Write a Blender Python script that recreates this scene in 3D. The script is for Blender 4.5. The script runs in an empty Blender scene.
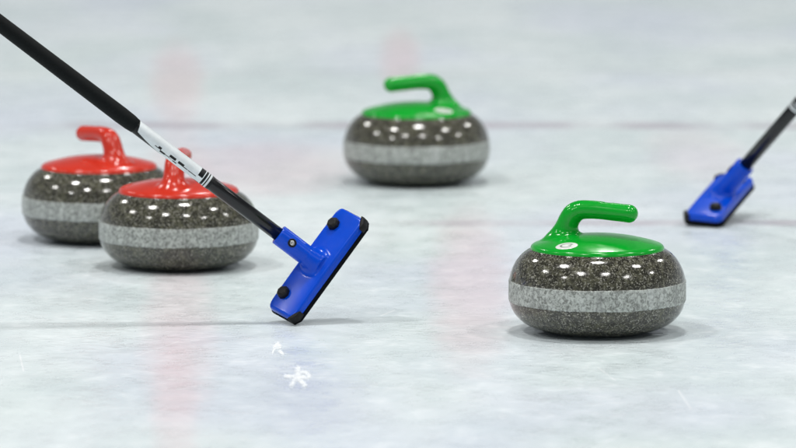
import bpy, bmesh, math, random
import numpy as np
from mathutils import Vector, Matrix

random.seed(4)
scene = bpy.context.scene
col = scene.collection

# ------------------------------------------------------------------ helpers
def link(o, parent=None):
    col.objects.link(o)
    if parent is not None:
        o.parent = parent
    return o

def mesh_obj(name, verts, faces, mats, parent=None, mat_idx=None, normals=None, smooth=True):
    me = bpy.data.meshes.new(name)
    me.from_pydata([tuple(v) for v in verts], [], [tuple(int(i) for i in f) for f in faces])
    if not isinstance(mats, (list, tuple)):
        mats = [mats]
    for m in mats:
        me.materials.append(m)
    if mat_idx is not None:
        me.polygons.foreach_set('material_index', np.asarray(mat_idx, dtype=np.int32))
    me.polygons.foreach_set('use_smooth', [smooth] * len(me.polygons))
    me.update()
    if normals is not None:
        me.normals_split_custom_set_from_vertices([tuple(n) for n in normals])
    return link(bpy.data.objects.new(name, me), parent)

def empty(name, label, cat, group=None):
    o = bpy.data.objects.new(name, None)
    o.empty_display_size = 0.1
    o['label'] = label
    o['category'] = cat
    if group:
        o['group'] = group
    return link(o)

def copy_tree(o, parent=None):
    c = o.copy()
    link(c)
    c.parent = parent
    for ch in list(o.children):
        copy_tree(ch, c)
    return c

def lathe(profile, n=160):
    V, F = [], []
    m = len(profile)
    for r, z in profile:
        for k in range(n):
            a = 2 * math.pi * k / n
            V.append((r * math.cos(a), r * math.sin(a), z))
    for i in range(m - 1):
        for k in range(n):
            k2 = (k + 1) % n
            F.append((i * n + k, i * n + k2, (i + 1) * n + k2, (i + 1) * n + k))
    return V, F

def spline(pts, sub=6):
    out = []
    P = [pts[0]] + list(pts) + [pts[-1]]
    for i in range(1, len(P) - 2):
        p0, p1, p2, p3 = (np.array(P[i + d], float) for d in (-1, 0, 1, 2))
        for s in range(sub):
            t = s / sub
            out.append(0.5 * ((2 * p1) + (p2 - p0) * t + (2 * p0 - 5 * p1 + 4 * p2 - p3) * t * t
                              + (3 * p1 - p0 - 3 * p2 + p3) * t ** 3))
    out.append(np.array(pts[-1], float))
    return out

# --- signed-distance modelling (numpy) and its surface net
def smin(a, b, k):
    h = np.clip(0.5 + 0.5 * (b - a) / k, 0, 1)
    return b + (a - b) * h - k * h * (1 - h)

def smax(a, b, k):
    return -smin(-a, -b, k)

def sd_round_path(P, pts, rad):
    d = np.full(P.shape[:-1], 1e9)
    for i in range(len(pts) - 1):
        a, b = np.array(pts[i]), np.array(pts[i + 1])
        ab = b - a
        t = np.clip(((P - a) @ ab) / (ab @ ab), 0, 1)
        q = P - a - t[..., None] * ab
        d = np.minimum(d, np.sqrt((q * q).sum(-1)) - (rad[i] + (rad[i + 1] - rad[i]) * t))
    return d

def surface_net(f, lo, hi, step):
    ax = [np.arange(lo[i], hi[i] + step, step) for i in range(3)]
    X, Y, Z = np.meshgrid(*ax, indexing='ij')
    V = f(np.stack([X, Y, Z], -1))
    nx, ny, nz = V.shape
    cnt = np.zeros((nx - 1, ny - 1, nz - 1))
    acc = np.zeros((nx - 1, ny - 1, nz - 1, 3))
    corners = [(i, j, k) for i in (0, 1) for j in (0, 1) for k in (0, 1)]
    def sub(c):
        return V[c[0]:nx - 1 + c[0], c[1]:ny - 1 + c[1], c[2]:nz - 1 + c[2]]
    for a in corners:
        for d in range(3):
            if a[d] == 0:
                b = list(a); b[d] = 1
                va, vb = sub(a), sub(b)
                cr = (va < 0) != (vb < 0)
                t = np.where(cr, va / np.where(cr, va - vb, 1), 0)
                p = np.zeros(acc.shape)
                for e in range(3):
                    p[..., e] = a[e]
                p[..., d] += t
                acc += np.where(cr[..., None], p, 0)
                cnt += cr
    act = cnt > 0
    idx = np.full(act.shape, -1, dtype=np.int64)
    idx[act] = np.arange(act.sum())
    cells = np.argwhere(act)
    verts = (cells + acc[act] / cnt[act][:, None]) * step + np.array(lo)
    faces = []
    for d in range(3):
        e1, e2 = (d + 1) % 3, (d + 2) % 3
        sl0 = [slice(None)] * 3; sl1 = [slice(None)] * 3
        sl0[d] = slice(0, -1); sl1[d] = slice(1, None)
        A, B = V[tuple(sl0)], V[tuple(sl1)]
        cr = (A < 0) != (B < 0)
        for g in np.argwhere(cr):
            if g[e1] == 0 or g[e2] == 0 or g[e1] >= act.shape[e1] or g[e2] >= act.shape[e2]:
                continue
            q = []
            for o1, o2 in ((1, 1), (0, 1), (0, 0), (1, 0)):
                c = g.copy(); c[e1] -= o1; c[e2] -= o2
                q.append(idx[tuple(c)])
            if A[tuple(g)] >= 0:
                q = q[::-1]
            faces.append(q)
    def grad(p, h=4e-4):
        gg = np.zeros_like(p)
        for e in range(3):
            dv = np.zeros(3); dv[e] = h
            gg[:, e] = (f(p + dv) - f(p - dv)) / (2 * h)
        return gg
    for _ in range(2):
        gg = grad(verts)
        verts = verts - np.clip(f(verts) / np.maximum((gg * gg).sum(-1), .2), -step, step)[:, None] * gg
    gg = grad(verts, 8e-4)
    nrm = gg / np.maximum(np.linalg.norm(gg, axis=1), 1e-9)[:, None]
    return verts, np.array(faces), nrm

def keep_faces(verts, faces, nrm, mask):
    F = faces[mask]
    used = np.unique(F)
    re = np.full(len(verts), -1); re[used] = np.arange(len(used))
    return verts[used], re[F], nrm[used]

# ------------------------------------------------------------------ materials
class Mat:
    def __init__(self, name):
        self.m = bpy.data.materials.new(name)
        self.m.use_nodes = True
        self.nt = self.m.node_tree
        self.b = self.nt.nodes['Principled BSDF']
    def n(self, t, **kw):
        nd = self.nt.nodes.new(t)
        for k, v in kw.items():
            setattr(nd, k, v)
        return nd
    def l(self, a, b):
        self.nt.links.new(a, b)
    def set(self, sock, v):
        if hasattr(v, 'is_output') or isinstance(v, bpy.types.NodeSocket):
            self.l(v, sock)
        else:
            sock.default_value = v
    def math(self, op, a, b=0.0, c=None, clamp=False):
        nd = self.n('ShaderNodeMath', operation=op, use_clamp=clamp)
        self.set(nd.inputs[0], a); self.set(nd.inputs[1], b)
        if c is not None:
            self.set(nd.inputs[2], c)
        return nd.outputs[0]
    def ramp(self, v, lo, hi, a=0.0, b=1.0):
        nd = self.n('ShaderNodeMapRange', interpolation_type='SMOOTHSTEP')
        self.set(nd.inputs['Value'], v)
        self.set(nd.inputs['From Min'], lo); self.set(nd.inputs['From Max'], hi)
        self.set(nd.inputs['To Min'], a); self.set(nd.inputs['To Max'], b)
        return nd.outputs[0]
    def mix(self, f, a, b):
        nd = self.n('ShaderNodeMix', data_type='RGBA')
        self.set(nd.inputs[0], f)
        for s, v in ((nd.inputs[6], a), (nd.inputs[7], b)):
            self.set(s, v if not isinstance(v, tuple) else (*v, 1))
        return nd.outputs[2]
    def coords(self, rnd=False):
        o = self.n('ShaderNodeTexCoord').outputs['Object']
        if rnd:
            r = self.n('ShaderNodeObjectInfo').outputs['Random']
            s = self.n('ShaderNodeVectorMath', operation='ADD')
            self.l(o, s.inputs[0])
            k = self.math('MULTIPLY', r, 3.7)
            self.l(k, s.inputs[1])
            o = s.outputs[0]
        return o
    def noise(self, vec, scale, detail=3, rough=.55, dist=0.0, col=False):
        nd = self.n('ShaderNodeTexNoise')
        self.l(vec, nd.inputs['Vector'])
        nd.inputs['Scale'].default_value = scale
        nd.inputs['Detail'].default_value = detail
        nd.inputs['Roughness'].default_value = rough
        nd.inputs['Distortion'].default_value = dist
        return nd.outputs['Color' if col else 'Fac']
    def bump(self, h, strength, dist):
        nd = self.n('ShaderNodeBump')
        nd.inputs['Strength'].default_value = strength
        nd.inputs['Distance'].default_value = dist
        self.l(h, nd.inputs['Height'])
        self.l(nd.outputs[0], self.b.inputs['Normal'])

def scaled(M, vec, s):
    nd = M.n('ShaderNodeVectorMath', operation='MULTIPLY')
    M.l(vec, nd.inputs[0]); nd.inputs[1].default_value = s
    return nd.outputs[0]

def granite(name, dark, pale, mid):
    M = Mat(name)
    v = M.coords(True)
    # curled pale crystals on a dark ground
    a = M.noise(v, 165, 4, .6, 1.6)
    ridge = M.math('ABSOLUTE', M.math('SUBTRACT', a, .5))
    worm = M.ramp(ridge, .010, .042, 1, 0)
    b = M.noise(v, 320, 2, .5)
    gate = M.ramp(b, .49, .60)
    fleck = M.math('MULTIPLY', worm, gate)
    c = M.ramp(M.noise(v, 90, 4, .7), .42, .66)
    base = M.mix(c, dark, mid)
    vor = M.n('ShaderNodeTexVoronoi'); M.l(v, vor.inputs['Vector']); vor.inputs['Scale'].default_value = 230
    blk = M.ramp(vor.outputs['Distance'], .18, .34, 1, 0)
    base = M.mix(M.math('MULTIPLY', blk, .75), base, tuple(x * .35 for x in dark))
    M.l(M.mix(fleck, base, pale), M.b.inputs['Base Color'])
    rr = M.ramp(M.noise(v, 40, 3), .3, .7, .07, .13)
    M.l(rr, M.b.inputs['Roughness'])
    M.b.inputs['IOR'].default_value = 1.6
    M.bump(M.math('ADD', a, M.noise(v, 55, 2)), .07, .0012)
    return M.m

def band_mat():
    M = Mat('frosted_granite')
    v = M.coords(True)
    a = M.noise(v, 170, 4, .65, 1.0)
    c = M.mix(M.ramp(a, .36, .62), (.17, .18, .165), (.52, .55, .52))
    tall = M.noise(scaled(M, v, (110, 110, 6)), 1.0, 3, .6)
    c = M.mix(M.ramp(tall, .5, .68, 0, .5), c, (.19, .195, .19))
    tall2 = M.noise(scaled(M, v, (38, 38, 6)), 1.0, 2, .6)
    c = M.mix(M.ramp(tall2, .55, .7, 0, .35), c, (.66, .69, .68))
    M.l(c, M.b.inputs['Base Color'])
    M.b.inputs['Roughness'].default_value = .5
    M.bump(a, .3, .0008)
    return M.m

def plastic(name, colr, rough=.16, wear=.04, coat=.0, spec=.42):
    M = Mat(name)
    v = M.coords()
    a = M.noise(v, 22, 4, .6)
    c2 = tuple(min(1, x * .78) for x in colr)
    M.l(M.mix(M.ramp(a, .35, .7, 0, .4), colr, c2), M.b.inputs['Base Color'])
    r = M.noise(v, 60, 5, .7)
    M.l(M.ramp(r, .35, .75, rough, rough + wear * 2), M.b.inputs['Roughness'])
    M.b.inputs['Coat Weight'].default_value = coat
    M.b.inputs['Specular IOR Level'].default_value = spec
    M.b.inputs['Coat Roughness'].default_value = .06
    M.bump(M.noise(v, 45, 3), .03, .002)
    return M.m

def simple(name, colr, rough, metal=0.0, nscale=80, var=.35, bump=.15, bdist=.0006, spec=.5):
    M = Mat(name)
    v = M.coords()
    a = M.noise(v, nscale, 4, .6)
    M.l(M.mix(M.ramp(a, .35, .7), tuple(x * (1 - var) for x in colr), colr), M.b.inputs['Base Color'])
    M.b.inputs['Roughness'].default_value = rough
    M.b.inputs['Metallic'].default_value = metal
    M.b.inputs['Specular IOR Level'].default_value = spec
    M.bump(a, bump, bdist)
    return M.m

def white_mark_mat():  # rough white film, alpha from stroke depth and noise
    M = Mat('white_film')
    v = M.coords()
    at = M.n('ShaderNodeAttribute', attribute_name='depth').outputs['Fac']
    nz = M.noise(scaled(M, v, (170, 45, 60)), 1.0, 4, .7)
    f = M.math('ADD', at, M.math('MULTIPLY', M.math('SUBTRACT', nz, .5), 1.7))
    M.l(M.ramp(f, .2, 1.25, 0, .8), M.b.inputs['Alpha'])
    M.b.inputs['Base Color'].default_value = (.90, .93, .95, 1)
    M.b.inputs['Roughness'].default_value = .8
    M.bump(nz, .5, .002)
    return M.m

def ice_mat():
    M = Mat('pebbled_ice')
    v = M.coords()
    sep = M.n('ShaderNodeSeparateXYZ'); M.l(v, sep.inputs[0])
    X, Y = sep.outputs[0], sep.outputs[1]
    # broad clouding of the ice
    big = M.noise(scaled(M, v, (1.0, .55, 1)), 2.6, 4, .6, .4)
    c = M.mix(M.ramp(big, .32, .68), (.575, .66, .675), (.705, .775, .79))
    hue = M.noise(scaled(M, v, (1.0, .4, 1)), 1.9, 2, .5)
    c = M.mix(M.ramp(hue, .42, .68, 0, .55), c, (.57, .62, .74))
    hue2 = M.noise(scaled(M, v, (1.3, .5, 1)), 1.4, 2, .5, .6)
    c = M.mix(M.ramp(hue2, .5, .72, 0, .5), c, (.60, .69, .68))
    # scuffs, milky spots and dashes
    m1 = M.noise(scaled(M, v, (14, 9, 1)), 1.0, 5, .7)
    c = M.mix(M.ramp(m1, .52, .74, 0, .34), c, (.83, .86, .88))
    m2 = M.noise(scaled(M, v, (5, 7, 1)), 1.0, 5, .65)
    c = M.mix(M.ramp(m2, .54, .75, 0, .26), c, (.50, .54, .56))
    m3 = M.noise(scaled(M, v, (38, 30, 1)), 1.0, 4, .7)
    c = M.mix(M.ramp(m3, .56, .74, 0, .22), c, (.88, .9, .92))
    c = M.mix(M.ramp(m3, .44, .28, 0, .05), c, (.46, .50, .53))
    # pink streaks: blurred reflections of red surroundings, painted into the ice colour
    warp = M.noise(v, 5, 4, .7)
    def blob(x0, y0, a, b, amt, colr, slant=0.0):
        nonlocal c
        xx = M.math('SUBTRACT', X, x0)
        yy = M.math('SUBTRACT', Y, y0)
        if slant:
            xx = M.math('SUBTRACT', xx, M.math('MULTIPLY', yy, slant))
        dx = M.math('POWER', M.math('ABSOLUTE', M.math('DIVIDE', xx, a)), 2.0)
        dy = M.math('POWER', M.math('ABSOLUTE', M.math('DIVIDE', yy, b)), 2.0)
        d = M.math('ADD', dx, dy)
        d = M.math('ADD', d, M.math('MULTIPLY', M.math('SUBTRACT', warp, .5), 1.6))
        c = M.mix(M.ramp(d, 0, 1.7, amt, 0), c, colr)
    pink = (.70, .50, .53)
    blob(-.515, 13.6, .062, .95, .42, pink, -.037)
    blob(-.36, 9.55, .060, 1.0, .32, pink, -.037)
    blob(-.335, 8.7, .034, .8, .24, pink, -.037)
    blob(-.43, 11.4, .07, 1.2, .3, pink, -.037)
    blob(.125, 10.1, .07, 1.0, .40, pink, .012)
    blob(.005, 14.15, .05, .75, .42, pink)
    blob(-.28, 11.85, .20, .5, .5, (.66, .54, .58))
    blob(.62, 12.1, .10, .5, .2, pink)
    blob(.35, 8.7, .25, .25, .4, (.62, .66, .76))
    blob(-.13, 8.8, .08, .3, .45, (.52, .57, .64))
    # thin painted lines across the sheet, worn and faint
    brk = M.ramp(M.noise(scaled(M, v, (3, 1, 1)), 1.0, 3), .30, .56)
    def line(y0, w, amt, colr, x0=None, x1=None):
        nonlocal c
        d = M.math('ABSOLUTE', M.math('SUBTRACT', Y, M.math('ADD', y0, M.math('MULTIPLY', warp, .05))))
        f = M.math('MULTIPLY', M.ramp(d, w * .3, w, amt, 0), brk)
        if x0 is not None:
            f = M.math('MULTIPLY', f, M.math('MULTIPLY', M.ramp(X, x0 - .1, x0 + .1), M.ramp(X, x1 - .1, x1 + .1, 1, 0)))
        c = M.mix(f, c, colr)
    line(12.62, .10, .8, (.42, .39, .44))
    line(10.93, .07, .7, (.46, .42, .47), .05, 1.4)
    line(13.75, .06, .2, (.5, .5, .53))
    # fine scratches left by grippers and brooms
    rs = random.Random(12)
    seg = [(.314, 9.14, .337, 9.0), (.02, 8.55, .09, 8.63), (.43, 8.9, .44, 8.72)]
    for _ in range(11):
        x0, y0, a = rs.uniform(-.6, .65), rs.uniform(8.2, 10.6), rs.uniform(0, 6.3)
        L = rs.uniform(.03, .13)
        seg.append((x0, y0, x0 + L * math.cos(a), y0 + L * 1.6 * math.sin(a)))
    for x0, y0, x1, y1 in seg:
        ux, uy = x1 - x0, y1 - y0
        L2 = ux * ux + uy * uy
        px = M.math('SUBTRACT', X, x0); py = M.math('SUBTRACT', Y, y0)
        t = M.math('DIVIDE', M.math('ADD', M.math('MULTIPLY', px, ux), M.math('MULTIPLY', py, uy)), L2, clamp=True)
        ex = M.math('SUBTRACT', px, M.math('MULTIPLY', t, ux)); ey = M.math('SUBTRACT', py, M.math('MULTIPLY', t, uy))
        d2 = M.math('ADD', M.math('MULTIPLY', ex, ex), M.math('MULTIPLY', M.math('MULTIPLY', ey, ey), .12))
        c = M.mix(M.ramp(d2, .0000002, .0000022, rs.uniform(.35, .7), 0), c, (.90, .92, .94))
    # pebble droplets
    vor = M.n('ShaderNodeTexVoronoi', feature='SMOOTH_F1'); M.l(v, vor.inputs['Vector']); vor.inputs['Scale'].default_value = 55
    peb = M.ramp(vor.outputs['Distance'], .1, .55, 1, 0)
    pg = M.ramp(M.noise(v, 8, 3), .45, .65)
    c = M.mix(M.math('MULTIPLY', M.math('MULTIPLY', peb, pg), .22), c, (.86, .88, .9))
    M.l(c, M.b.inputs['Base Color'])
    M.l(M.ramp(m1, .3, .7, .22, .42), M.b.inputs['Roughness'])
    M.b.inputs['IOR'].default_value = 1.31
    h = M.math('ADD', M.math('MULTIPLY', peb, .6), M.math('MULTIPLY', m1, .6))
    M.bump(h, .35, .004)
    return M.m

MAT = dict(
    granite=granite('speckled_granite', (.030, .029, .022), (.44, .43, .37), (.100, .098, .066)),
    band=band_mat(),
    green=plastic('green_plastic', (.002, .36, .025)),
    red=plastic('red_plastic', (.60, .036, .018)),
    blue=plastic('blue_plastic', (.0, .066, .60), .20, .03, .0, .3),
    carbon=simple('black_carbon', (.006, .0065, .0075), .2, 0, 200, .5, .08, .0006, .5),
    grip=simple('black_wrap', (.004, .006, .0065), .6, 0, 300, .5, .4, .0006, .15),
    pad=simple('black_pad_fabric', (.005, .006, .009), .9, 0, 260, .5, .6, .001, .1),
    rubber=simple('black_rubber', (.006, .0065, .0075), .5, 0, 120, .4, .15, .0006, .25),
    white=simple('white_print', (.72, .77, .79), .3, 0, 60, .12, .05),
    blackprint=simple('black_print', (.006, .0065, .0075), .35, 0, 80, .4, .05, .0006, .3),
    steel=simple('steel', (.62, .62, .62), .28, 1.0, 90, .2, .05),
    sticker=simple('white_sticker', (.8, .82, .8), .25, 0, 60, .08, .03),
    greyprint=simple('grey_print', (.16, .20, .17), .3, 0, 60, .2, .03),
    whitish=white_mark_mat(),
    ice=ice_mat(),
)

# ------------------------------------------------------------------ ice
S = 150.0
n = 2
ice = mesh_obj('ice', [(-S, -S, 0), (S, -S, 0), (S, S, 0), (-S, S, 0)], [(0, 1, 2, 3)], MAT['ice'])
ice['kind'] = 'structure'

# ------------------------------------------------------------------ curling stone
RIM, ZR, DOME = .1100, .1425, .0180
GP = [(-.066, 0, .148), (-.0555, 0, .166), (-.0485, 0, .182), (-.041, 0, .1925), (-.030, 0, .1985),
      (-.015, 0, .2000), (.003, 0, .1998), (.022, 0, .1985), (.040, 0, .1972), (.054, 0, .1962)]
GR = [.0205, .0185, .0174, .0172, .0160, .0152, .0148, .0147, .0147, .0148]
_s = spline([(*p, r) for p, r in zip(GP, GR)], 3)
GPs = [q[:3] for q in _s]; GRs = [q[3] for q in _s]

def cap_top(r):
    return ZR + DOME * (1 - np.clip(r / RIM, 0, 1.3) ** 2)

def f_dome(P):
    r = np.sqrt(P[..., 0] ** 2 + P[..., 1] ** 2)
    sl = 2 * DOME * r / RIM ** 2
    top = (P[..., 2] - cap_top(r)) / np.sqrt(1 + sl * sl)
    d = smax(top, r - RIM, .0075)
    return smax(d, .1315 - P[..., 2], .003)

def f_cap(P):
    Q = P.copy(); Q[..., 1] = Q[..., 1] * .94
    g = sd_round_path(Q, GPs, GRs)
    # shallow thumb rest on top of the grip
    tr = np.sqrt(((P[..., 0] - .016) / 1.3) ** 2 + (P[..., 1]) ** 2 + (P[..., 2] - .2212) ** 2) - .0100
    g = smax(g, -tr, .002)
    return smin(f_dome(P), g, .017)

cv, cf, cn = surface_net(f_cap, (-.116, -.116, .130), (.116, .116, .222), .002)
fc = cv[cf].mean(1)
is_handle = (fc[:, 2] - cap_top(np.hypot(fc[:, 0], fc[:, 1]))) > .012
cap_geo = keep_faces(cv, cf, cn, ~is_handle)
han_geo = keep_faces(cv, cf, cn, is_handle)

LOW = [(0, .010), (.050, .009), (.058, .005), (.0625, .0006), (.067, 0), (.074, .0004), (.088, .0024), (.107, .0085),
       (.122, .0165), (.134, .028), (.1405, .0385), (.1438, .0490), (.1445, .0520)]
UP = [(.1445, .0855), (.1436, .0900), (.1412, .0985), (.1370, .1085), (.1305, .1190), (.1215, .1285), (.112, .1345), (.100, .1375), (.02, .1385)]

def make_stone():
    root = empty('curling_stone', 'x', 'curling stone', 'curling stones on the ice')
    prof = [tuple(p) for p in spline(LOW[:8], 3)] + [tuple(p) for p in spline(LOW[7:], 5)][1:]
    prof += [(.1440, .0540), (.1440, .0835)]
    prof += [tuple(p) for p in spline(UP, 5)]
    V, F = lathe(prof, 192)
    body = mesh_obj('granite_body', V, F, MAT['granite'], root)
    bp = [(.1435, .0512), (.1449, .0516), (.1453, .0526), (.1454, .0600), (.1455, .0688), (.1454, .0778), (.1453, .0848), (.1449, .0858), (.1435, .0862)]
    V, F = lathe(bp, 480)
    rb = np.random.RandomState(5)
    def edge_wave():
        w = sum(rb.normal() * .00016 * np.sin(np.arange(480) * 2 * np.pi / 480 * f + rb.uniform(0, 7)) for f in (3, 5, 8, 13, 21, 34, 55))
        return w + rb.normal(0, .00022, 480)
    lo_w, hi_w = edge_wave(), edge_wave()
    V = [(x, y, z + (lo_w[i % 480] if i // 480 in (0, 1, 2) else hi_w[i % 480] if i // 480 in (6, 7, 8) else 0)) for i, (x, y, z) in enumerate(V)]
    mesh_obj('striking_band', V, F, MAT['band'], body)
    cap = mesh_obj('handle_cap', *cap_geo[:2], MAT['green'], root, normals=cap_geo[2])
    mesh_obj('handle', *han_geo[:2], MAT['green'], cap, normals=han_geo[2])
    return root

def on_cap(X, Y, off):
    lo, hi = np.full(X.shape, .135), np.full(X.shape, .19)
    for _ in range(30):
        mid = (lo + hi) / 2
        ins = f_cap(np.stack([X, Y, mid], -1)) < 0
        lo = np.where(ins, mid, lo); hi = np.where(ins, hi, mid)
    return np.stack([X, Y, hi + off], -1)

def make_emblem(x0, y0, rad, parent, up):
    NR, NA = 18, 60
    ang = 2 * np.pi * np.arange(NA) / NA
    rr = np.arange(1, NR + 1)[:, None] / NR * rad
    X = np.concatenate([[x0], (x0 + rr * np.cos(ang)).ravel()])
    Y = np.concatenate([[y0], (y0 + rr * np.sin(ang) * .8).ravel()])
    off = np.full(X.shape, .0007); off[-NA:] = .0001
    V = on_cap(X, Y, off); F = []; mi = []
    for i in range(NR):
        for k in range(NA):
            k2 = (k + 1) % NA
            if i == 0:
                F.append((0, 1 + k, 1 + k2))
            else:
                F.append((1 + (i - 1) * NA + k, 1 + i * NA + k, 1 + i * NA + k2, 1 + (i - 1) * NA + k2))
            t = (i + .5) / NR
            a = (360 * (k + .5) / NA + (0 if up else 180)) % 360
            g = .42 < t < .62 and not (330 < a or a < 25)
            g = g or (t < .44 and (a < 30 or a > 345) and t > .12)
            mi.append(1 if g else 0)
    return mesh_obj('emblem', V, F, [MAT['sticker'], MAT['greyprint']], parent, mi)

def recolour(root, key):
    for ch in root.children_recursive:
        if ch.name.split('.')[0] in ('handle_cap', 'handle'):
            me = ch.data.copy() if key == 'red' else ch.data
            me.materials[0] = MAT[key]
            ch.data = me

green = make_stone()
red = copy_tree(green)
recolour(red, 'red')
gcap = [c for c in green.children if c.name.startswith('handle_cap')][0]
make_emblem(-.026, -.0815, .0185, gcap, True)
make_emblem(-.026, .0815, .0185, gcap, False)

def place(o, x, y, deg, sc, label):
    o.location = (x, y, 0); o.rotation_euler = (0, 0, math.radians(deg)); o.scale = (sc, sc, sc)
    o['label'] = label

place(green, .3264, 9.537, -20, 1, 'nearest granite curling stone, green handle with its grip pointing right')
g2 = copy_tree(green)
place(g2, .0368, 11.607, 201, 1, 'farther granite curling stone, green handle with its grip pointing left')
place(red, -.389, 10.343, 83, .975, 'red-handled granite curling stone partly hidden by the broom shaft in front')
r2 = copy_tree(red)
place(r2, -.5487, 10.712, 124, .975, 'red-handled granite curling stone behind the other red one, handle fully visible')

# ------------------------------------------------------------------ curling broom
# local frame: x along the brush head, y across it, z away from the pad; the shaft leans towards -y
HL, HW = .1045, .0350
PH = math.radians(52)
A = np.array([0, -math.cos(PH), math.sin(PH)])          # shaft direction
Cc = np.array([0, math.sin(PH), math.cos(PH)])          # at right angles to it
J = np.array([0, 0, .024])                              # foot of the socket

def f_head(P):
    x, y, z = np.abs(P[..., 0]), np.abs(P[..., 1]), P[..., 2]
    taper = (z - .013) * .18
    d = np.maximum(x - HL + taper, y - HW + taper)
    d = smax(d, ((x - HL) * .55 + (y - HW) * .835) + .0052 + taper, .004)
    top = z - (.0275 - .0022 * (x / HL) ** 2 - 1.6 * y * y)
    d = smax(d, top, .005)
    d = smax(d, .0125 - z, .002)
    q = P - J
    t = q @ A
    rad = np.linalg.norm(q - t[..., None] * A, axis=-1)
    sock = smax(rad - (.0172 + .004 * np.clip(.02 - t, 0, .02) / .02), t - .078, .002)
    sock = smax(sock, -t - .004, .002)
    sock = smax(sock, .013 - z, .002)
    return smin(d, sock, .010)

hv, hf, hn = surface_net(f_head, (-.110, -.085, .006), (.110, .038, .105), .0016)

def prism(poly, z0, z1, bev, seg=3):
    bm = bmesh.new()
    lo = [bm.verts.new((x, y, z0)) for x, y in poly]
    hi = [bm.verts.new((x, y, z1)) for x, y in poly]
    bm.faces.new(lo[::-1]); bm.faces.new(hi)
    m = len(poly)
    for i in range(m):
        bm.faces.new((lo[i], lo[(i + 1) % m], hi[(i + 1) % m], hi[i]))
    bmesh.ops.recalc_face_normals(bm, faces=bm.faces)
    bmesh.ops.bevel(bm, geom=bm.edges[:], offset=bev, segments=seg, profile=.6, affect='EDGES')
    V = [v.co.copy() for v in bm.verts]; bm.verts.index_update()
    F = [[v.index for v in f.verts] for f in bm.faces]
    bm.free()
    return V, F

def tube(origin, axis, ref, prof, nseg, fmat=None, caps=True):
    axis, ref = np.array(axis), np.array(ref)
    side = np.cross(axis, ref)
    V, F, mi = [], [], []
    for t, r in prof:
        for k in range(nseg):
            a = 2 * math.pi * k / nseg
            V.append(np.array(origin) + axis * t + (ref * math.cos(a) + side * math.sin(a)) * r)
    for i in range(len(prof) - 1):
        for k in range(nseg):
            k2 = (k + 1) % nseg
            F.append((i * nseg + k, i * nseg + k2, (i + 1) * nseg + k2, (i + 1) * nseg + k))
            if fmat:
                mi.append(fmat((prof[i][0] + prof[i + 1][0]) / 2, 360 * (k + .5) / nseg))
    if caps:
        F.append(tuple(range(nseg))[::-1]); F.append(tuple(range((len(prof) - 1) * nseg, len(prof) * nseg)))
        if fmat:
            mi += [0, 0]
    return V, F, mi

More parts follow.
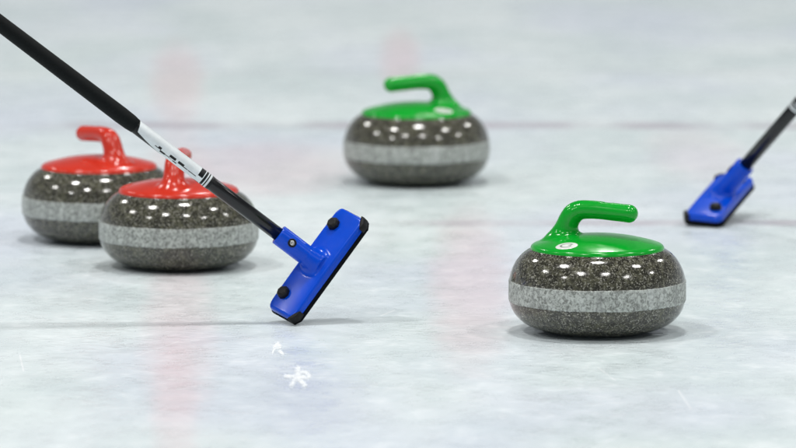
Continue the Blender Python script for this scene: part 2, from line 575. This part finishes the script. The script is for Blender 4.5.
def make_broom():
    root = empty('curling_broom', 'x', 'curling broom', 'curling brooms on the ice')
    head = mesh_obj('brush_head', hv, hf, MAT['blue'], root, normals=hn)
    # pad under the head
    e = .001
    cx, cy = .010, .007
    poly = [(HL + e, HW - cy), (HL - cx, HW + e), (-HL + cx, HW + e), (-HL - e, HW - cy),
            (-HL - e, -HW + cy), (-HL + cx, -HW - e), (HL - cx, -HW - e), (HL + e, -HW + cy)]
    V, F = prism(poly, .0035, .0135, .0028)
    mesh_obj('brush_pad', V, F, MAT['pad'], root)
    for sx in (1, -1):
        for sy in (1,):
            pl = [(HL - .021, HW + .0016), (HL - .009, HW + .0016), (HL + .0016, HW - .006), (HL + .0016, HW - .013), (HL - .010, HW - .0075)]
            pl = [(x * sx, y * sy) for x, y in pl]
            if sx * sy < 0:
                pl = pl[::-1]
            V, F = prism(pl, .0100, .0245, .0016, 2)
            mesh_obj('corner_bumper', V, F, MAT['rubber'], head, smooth=True)
    for sx in (1, -1):
        V, F, _ = tube((sx * .071, -.015, .0215), (0, 0, 1), (1, 0, 0),
                       [(0, .0095), (.004, .0098), (.0045, .0112), (.0105, .0108), (.0135, .0088), (.0145, .006)], 8)
        mesh_obj('knob', V, F, MAT['rubber'], head, smooth=False)
    # clamp bolt on the socket
    o = J + A * .053 + Cc * .0160
    V, F, _ = tube(o, Cc, A, [(0, .0074), (.0016, .0074), (.0022, .0066), (.0022, .0046), (.0008, .0044)], 40)
    bolt = mesh_obj('bolt', V, F, MAT['rubber'], head)
    V, F, _ = tube(o, Cc, A, [(0, .0043), (.0020, .0043), (.0028, .0036), (.0028, .0018), (.0012, .0016)], 32)
    mesh_obj('bolt_head', V, F, MAT['steel'], head)
    # shaft
    V, F, _ = tube(J, A, Cc, [(.050, .0114), (.222, .0114), (.40, .0114), (1.19, .0114)], 48)
    shaft = mesh_obj('shaft', V, F, MAT['carbon'], root)
    rng = random.Random(8)
    strokes = []
    t = .236
    while t < .325:
        w = rng.uniform(.005, .014)
        a0 = rng.choice((299, 306, 314, 320)); strokes.append((t, t + w, a0, a0 + rng.choice((5, 8, 14, 20))))
        t += w * rng.uniform(.3, 1.1) + .001
    def fm(t, a):
        # a: 0 faces Cc (the viewer's side of the front broom), 270 its lower edge
        if t < .2235: return 0
        if t < .2265: return 1
        if t < .2290: return 0
        if t < .2310: return 1
        if t < .2350: return 0
        if t < .2365: return 1
        if t < .2455: return 0 if (a < 78 or a > 340) else (1 if a > 282 or a < 100 else 0)
        if t < .2470: return 1
        if t > .315 and 250 < a < 268 + 60 * min(1, (t - .315) / .055): return 0
        aa = (a + 180) % 360 - 180            # -180..180
        lim = .370 + .00007 * aa if aa > -70 else .370 - .0049 - (-70 - aa) * .0016
        if t > lim: return 0
        for s0, s1, a0, a1 in strokes:
            if s0 < t < s1 and a0 < a < a1: return 0
        return 1
    prof = [(.2180, .0115), (.2185, .01185)] + [(.2185 + (.378 - .2185) * i / 230, .01190) for i in range(1, 231)] + [(.3785, .0115)]
    V, F, mi = tube(J, A, Cc, prof, 96, fm, caps=False)
    mesh_obj('printed_sleeve', V, F, [MAT['blackprint'], MAT['white']], shaft, mi)
    V, F, _ = tube(J, A, Cc, [(.3740, .0114), (.3745, .0122), (.386, .0136), (.406, .0142), (.55, .0136), (.75, .0130), (1.17, .0130), (1.195, .0128), (1.20, .011)], 48)
    mesh_obj('grip_wrap', V, F, MAT['grip'], shaft)
    return root

def frame(o, loc, axis_a, axis_l, sc=1.0):
    a = Vector(axis_a).normalized()
    l = Vector(axis_l); l = (l - a * l.dot(a)).normalized()
    c = a.cross(l)
    N = a * math.sin(PH) + c * math.cos(PH)
    W = -a * math.cos(PH) + c * math.sin(PH)
    M = Matrix((l, W, N)).transposed()
    o.rotation_euler = M.to_euler()
    zmin = min((M @ v.co).z for ch in o.children if ch.name.startswith('brush_pad') for v in ch.data.vertices)
    o.location = (loc[0], loc[1], -zmin * sc + .0004)
    o.scale = (sc, sc, sc)
    return o

broom = make_broom()
b2 = copy_tree(broom)
frame(broom, (-.1245, 9.655), (-.788, -.0655, .612), (-.575, -.25, -.77))
broom['label'] = 'curling broom in front of the red stones, blue head tipped on one end'
frame(b2, (.606, 10.99), (.56, -.40, .73), (.33, .90, .22), 1.07)
b2['label'] = 'curling broom at the right side, blue head low on the ice, shaft leaving the frame'

# ------------------------------------------------------------------ thin white marks laid on the ice
def whitish(name, x, y, sx, sy, strokes, label):
    N = 56
    g = np.linspace(-1.5, 1.5, N)
    U, Vv = np.meshgrid(g, g, indexing='ij')
    P = np.stack([U, Vv], -1)
    dep = np.zeros(U.shape)
    for pts, wd in strokes:
        for p, q in zip(pts[:-1], pts[1:]):
            p, q = np.array(p), np.array(q)
            t = np.clip(((P - p) @ (q - p)) / ((q - p) @ (q - p)), 0, 1)
            d = np.linalg.norm(P - p - t[..., None] * (q - p), axis=-1)
            dep = np.maximum(dep, np.clip(1.35 - d / wd, 0, 1))
    V = [(U[i, j] * sx, Vv[i, j] * sy, .0003 + .0014 * dep[i, j]) for i in range(N) for j in range(N)]
    F = []
    for i in range(N - 1):
        for j in range(N - 1):
            if dep[i:i + 2, j:j + 2].max() > 0:
                F.append((i * N + j, (i + 1) * N + j, (i + 1) * N + j + 1, i * N + j + 1))
    F = np.array(F)
    used = np.unique(F); re = np.full(N * N, -1); re[used] = np.arange(len(used))
    o = mesh_obj(name, [V[k] for k in used], re[F], MAT['whitish'])
    dp = o.data.attributes.new('depth', 'FLOAT', 'POINT')
    dp.data.foreach_set('value', dep.ravel()[used])
    o.location = (x, y, 0)
    o['label'] = label; o['category'] = 'frost mark'; o['group'] = 'white marks on the ice'
    return o
whitish('white_mark', -.1560, 9.035, .0185, .112,
      [([(-.15, -.1), (.1, -.05)], .42), ([(0, .1), (-.05, .75)], .34), ([(-.2, -.05), (-1.0, .05)], .22), ([(-.2, -.3), (-.42, -.75)], .27),
       ([(.2, -.3), (.65, -.8)], .28), ([(.25, .4), (.75, .35), (.95, .0)], .26), ([(.3, .0), (.7, -.1)], .2)],
      'larger star-shaped white mark on the ice below the front broom')
whitish('white_mark', -.1935, 9.345, .0135, .092,
      [([(-.3, -.1), (-.05, .35)], .46), ([(.05, .3), (.2, .1)], .36), ([(-.5, -.6), (-.35, -.2)], .22), ([(.3, -.45), (.7, -.8)], .27)],
      'smaller white fleck on the ice just under the front broom head')

# ------------------------------------------------------------------ lights: round lamps under the hall roof
def lamp(x, y, p, z=9.0, d=1.0):
    li = bpy.data.lights.new('ceiling_lamp', 'AREA')
    li.shape = 'DISK'; li.size = d; li.energy = p; li.color = (1.0, .985, .96)
    o = bpy.data.objects.new('ceiling_lamp', li)
    o.location = (x, y, z)
    link(o)
for x, y, p in ((-9.5, 2.2, 260), (-3.4, 3.4, 280), (1.9, 2.7, 260), (8.0, 2.0, 260),
                (-11.5, 9.8, 290), (-4.6, 9.2, 330), (.4, 10.1, 330), (6.3, 9.6, 300), (13.5, 9.6, 260),
                (-8.5, 19.0, 330), (1.2, 18.4, 330), (9.5, 19.0, 330)):
    lamp(x, y, p * .88)

w = bpy.data.worlds.new('World'); scene.world = w
w.use_nodes = True
nt = w.node_tree
bg = nt.nodes['Background']
tc = nt.nodes.new('ShaderNodeTexCoord'); sp = nt.nodes.new('ShaderNodeSeparateXYZ')
nt.links.new(tc.outputs['Generated'], sp.inputs[0])
rp = nt.nodes.new('ShaderNodeValToRGB')
e = rp.color_ramp.elements
e[0].position = 0.0; e[0].color = (1.5, 1.62, 1.72, 1)
k = e.new(.13); k.color = (1.45, 1.56, 1.66, 1)
e[len(e) - 1].position = .75; e[len(e) - 1].color = (.10, .11, .12, 1)
k = e.new(.28); k.color = (.50, .54, .57, 1)
nt.links.new(sp.outputs[2], rp.inputs[0])
nt.links.new(rp.outputs[0], bg.inputs[0])
bg.inputs[1].default_value = .32

# ------------------------------------------------------------------ camera
cam = bpy.data.cameras.new('camera')
cam.sensor_width = 36; cam.lens = 265.7
cam.clip_start = .1; cam.clip_end = 600
cam.dof.use_dof = True; cam.dof.focus_distance = 9.62; cam.dof.aperture_fstop = 4.5
co = bpy.data.objects.new('camera', cam); link(co)
co.location = (0, 0, 1.38)
co.rotation_euler = (math.radians(90 - 7.19), 0, 0)
scene.camera = co

scene.view_settings.view_transform = 'Standard'
scene.view_settings.look = 'None'
scene.view_settings.exposure = 0
scene.view_settings.gamma = 1
scene.cycles.use_denoising = True
scene.cycles.max_bounces = 8
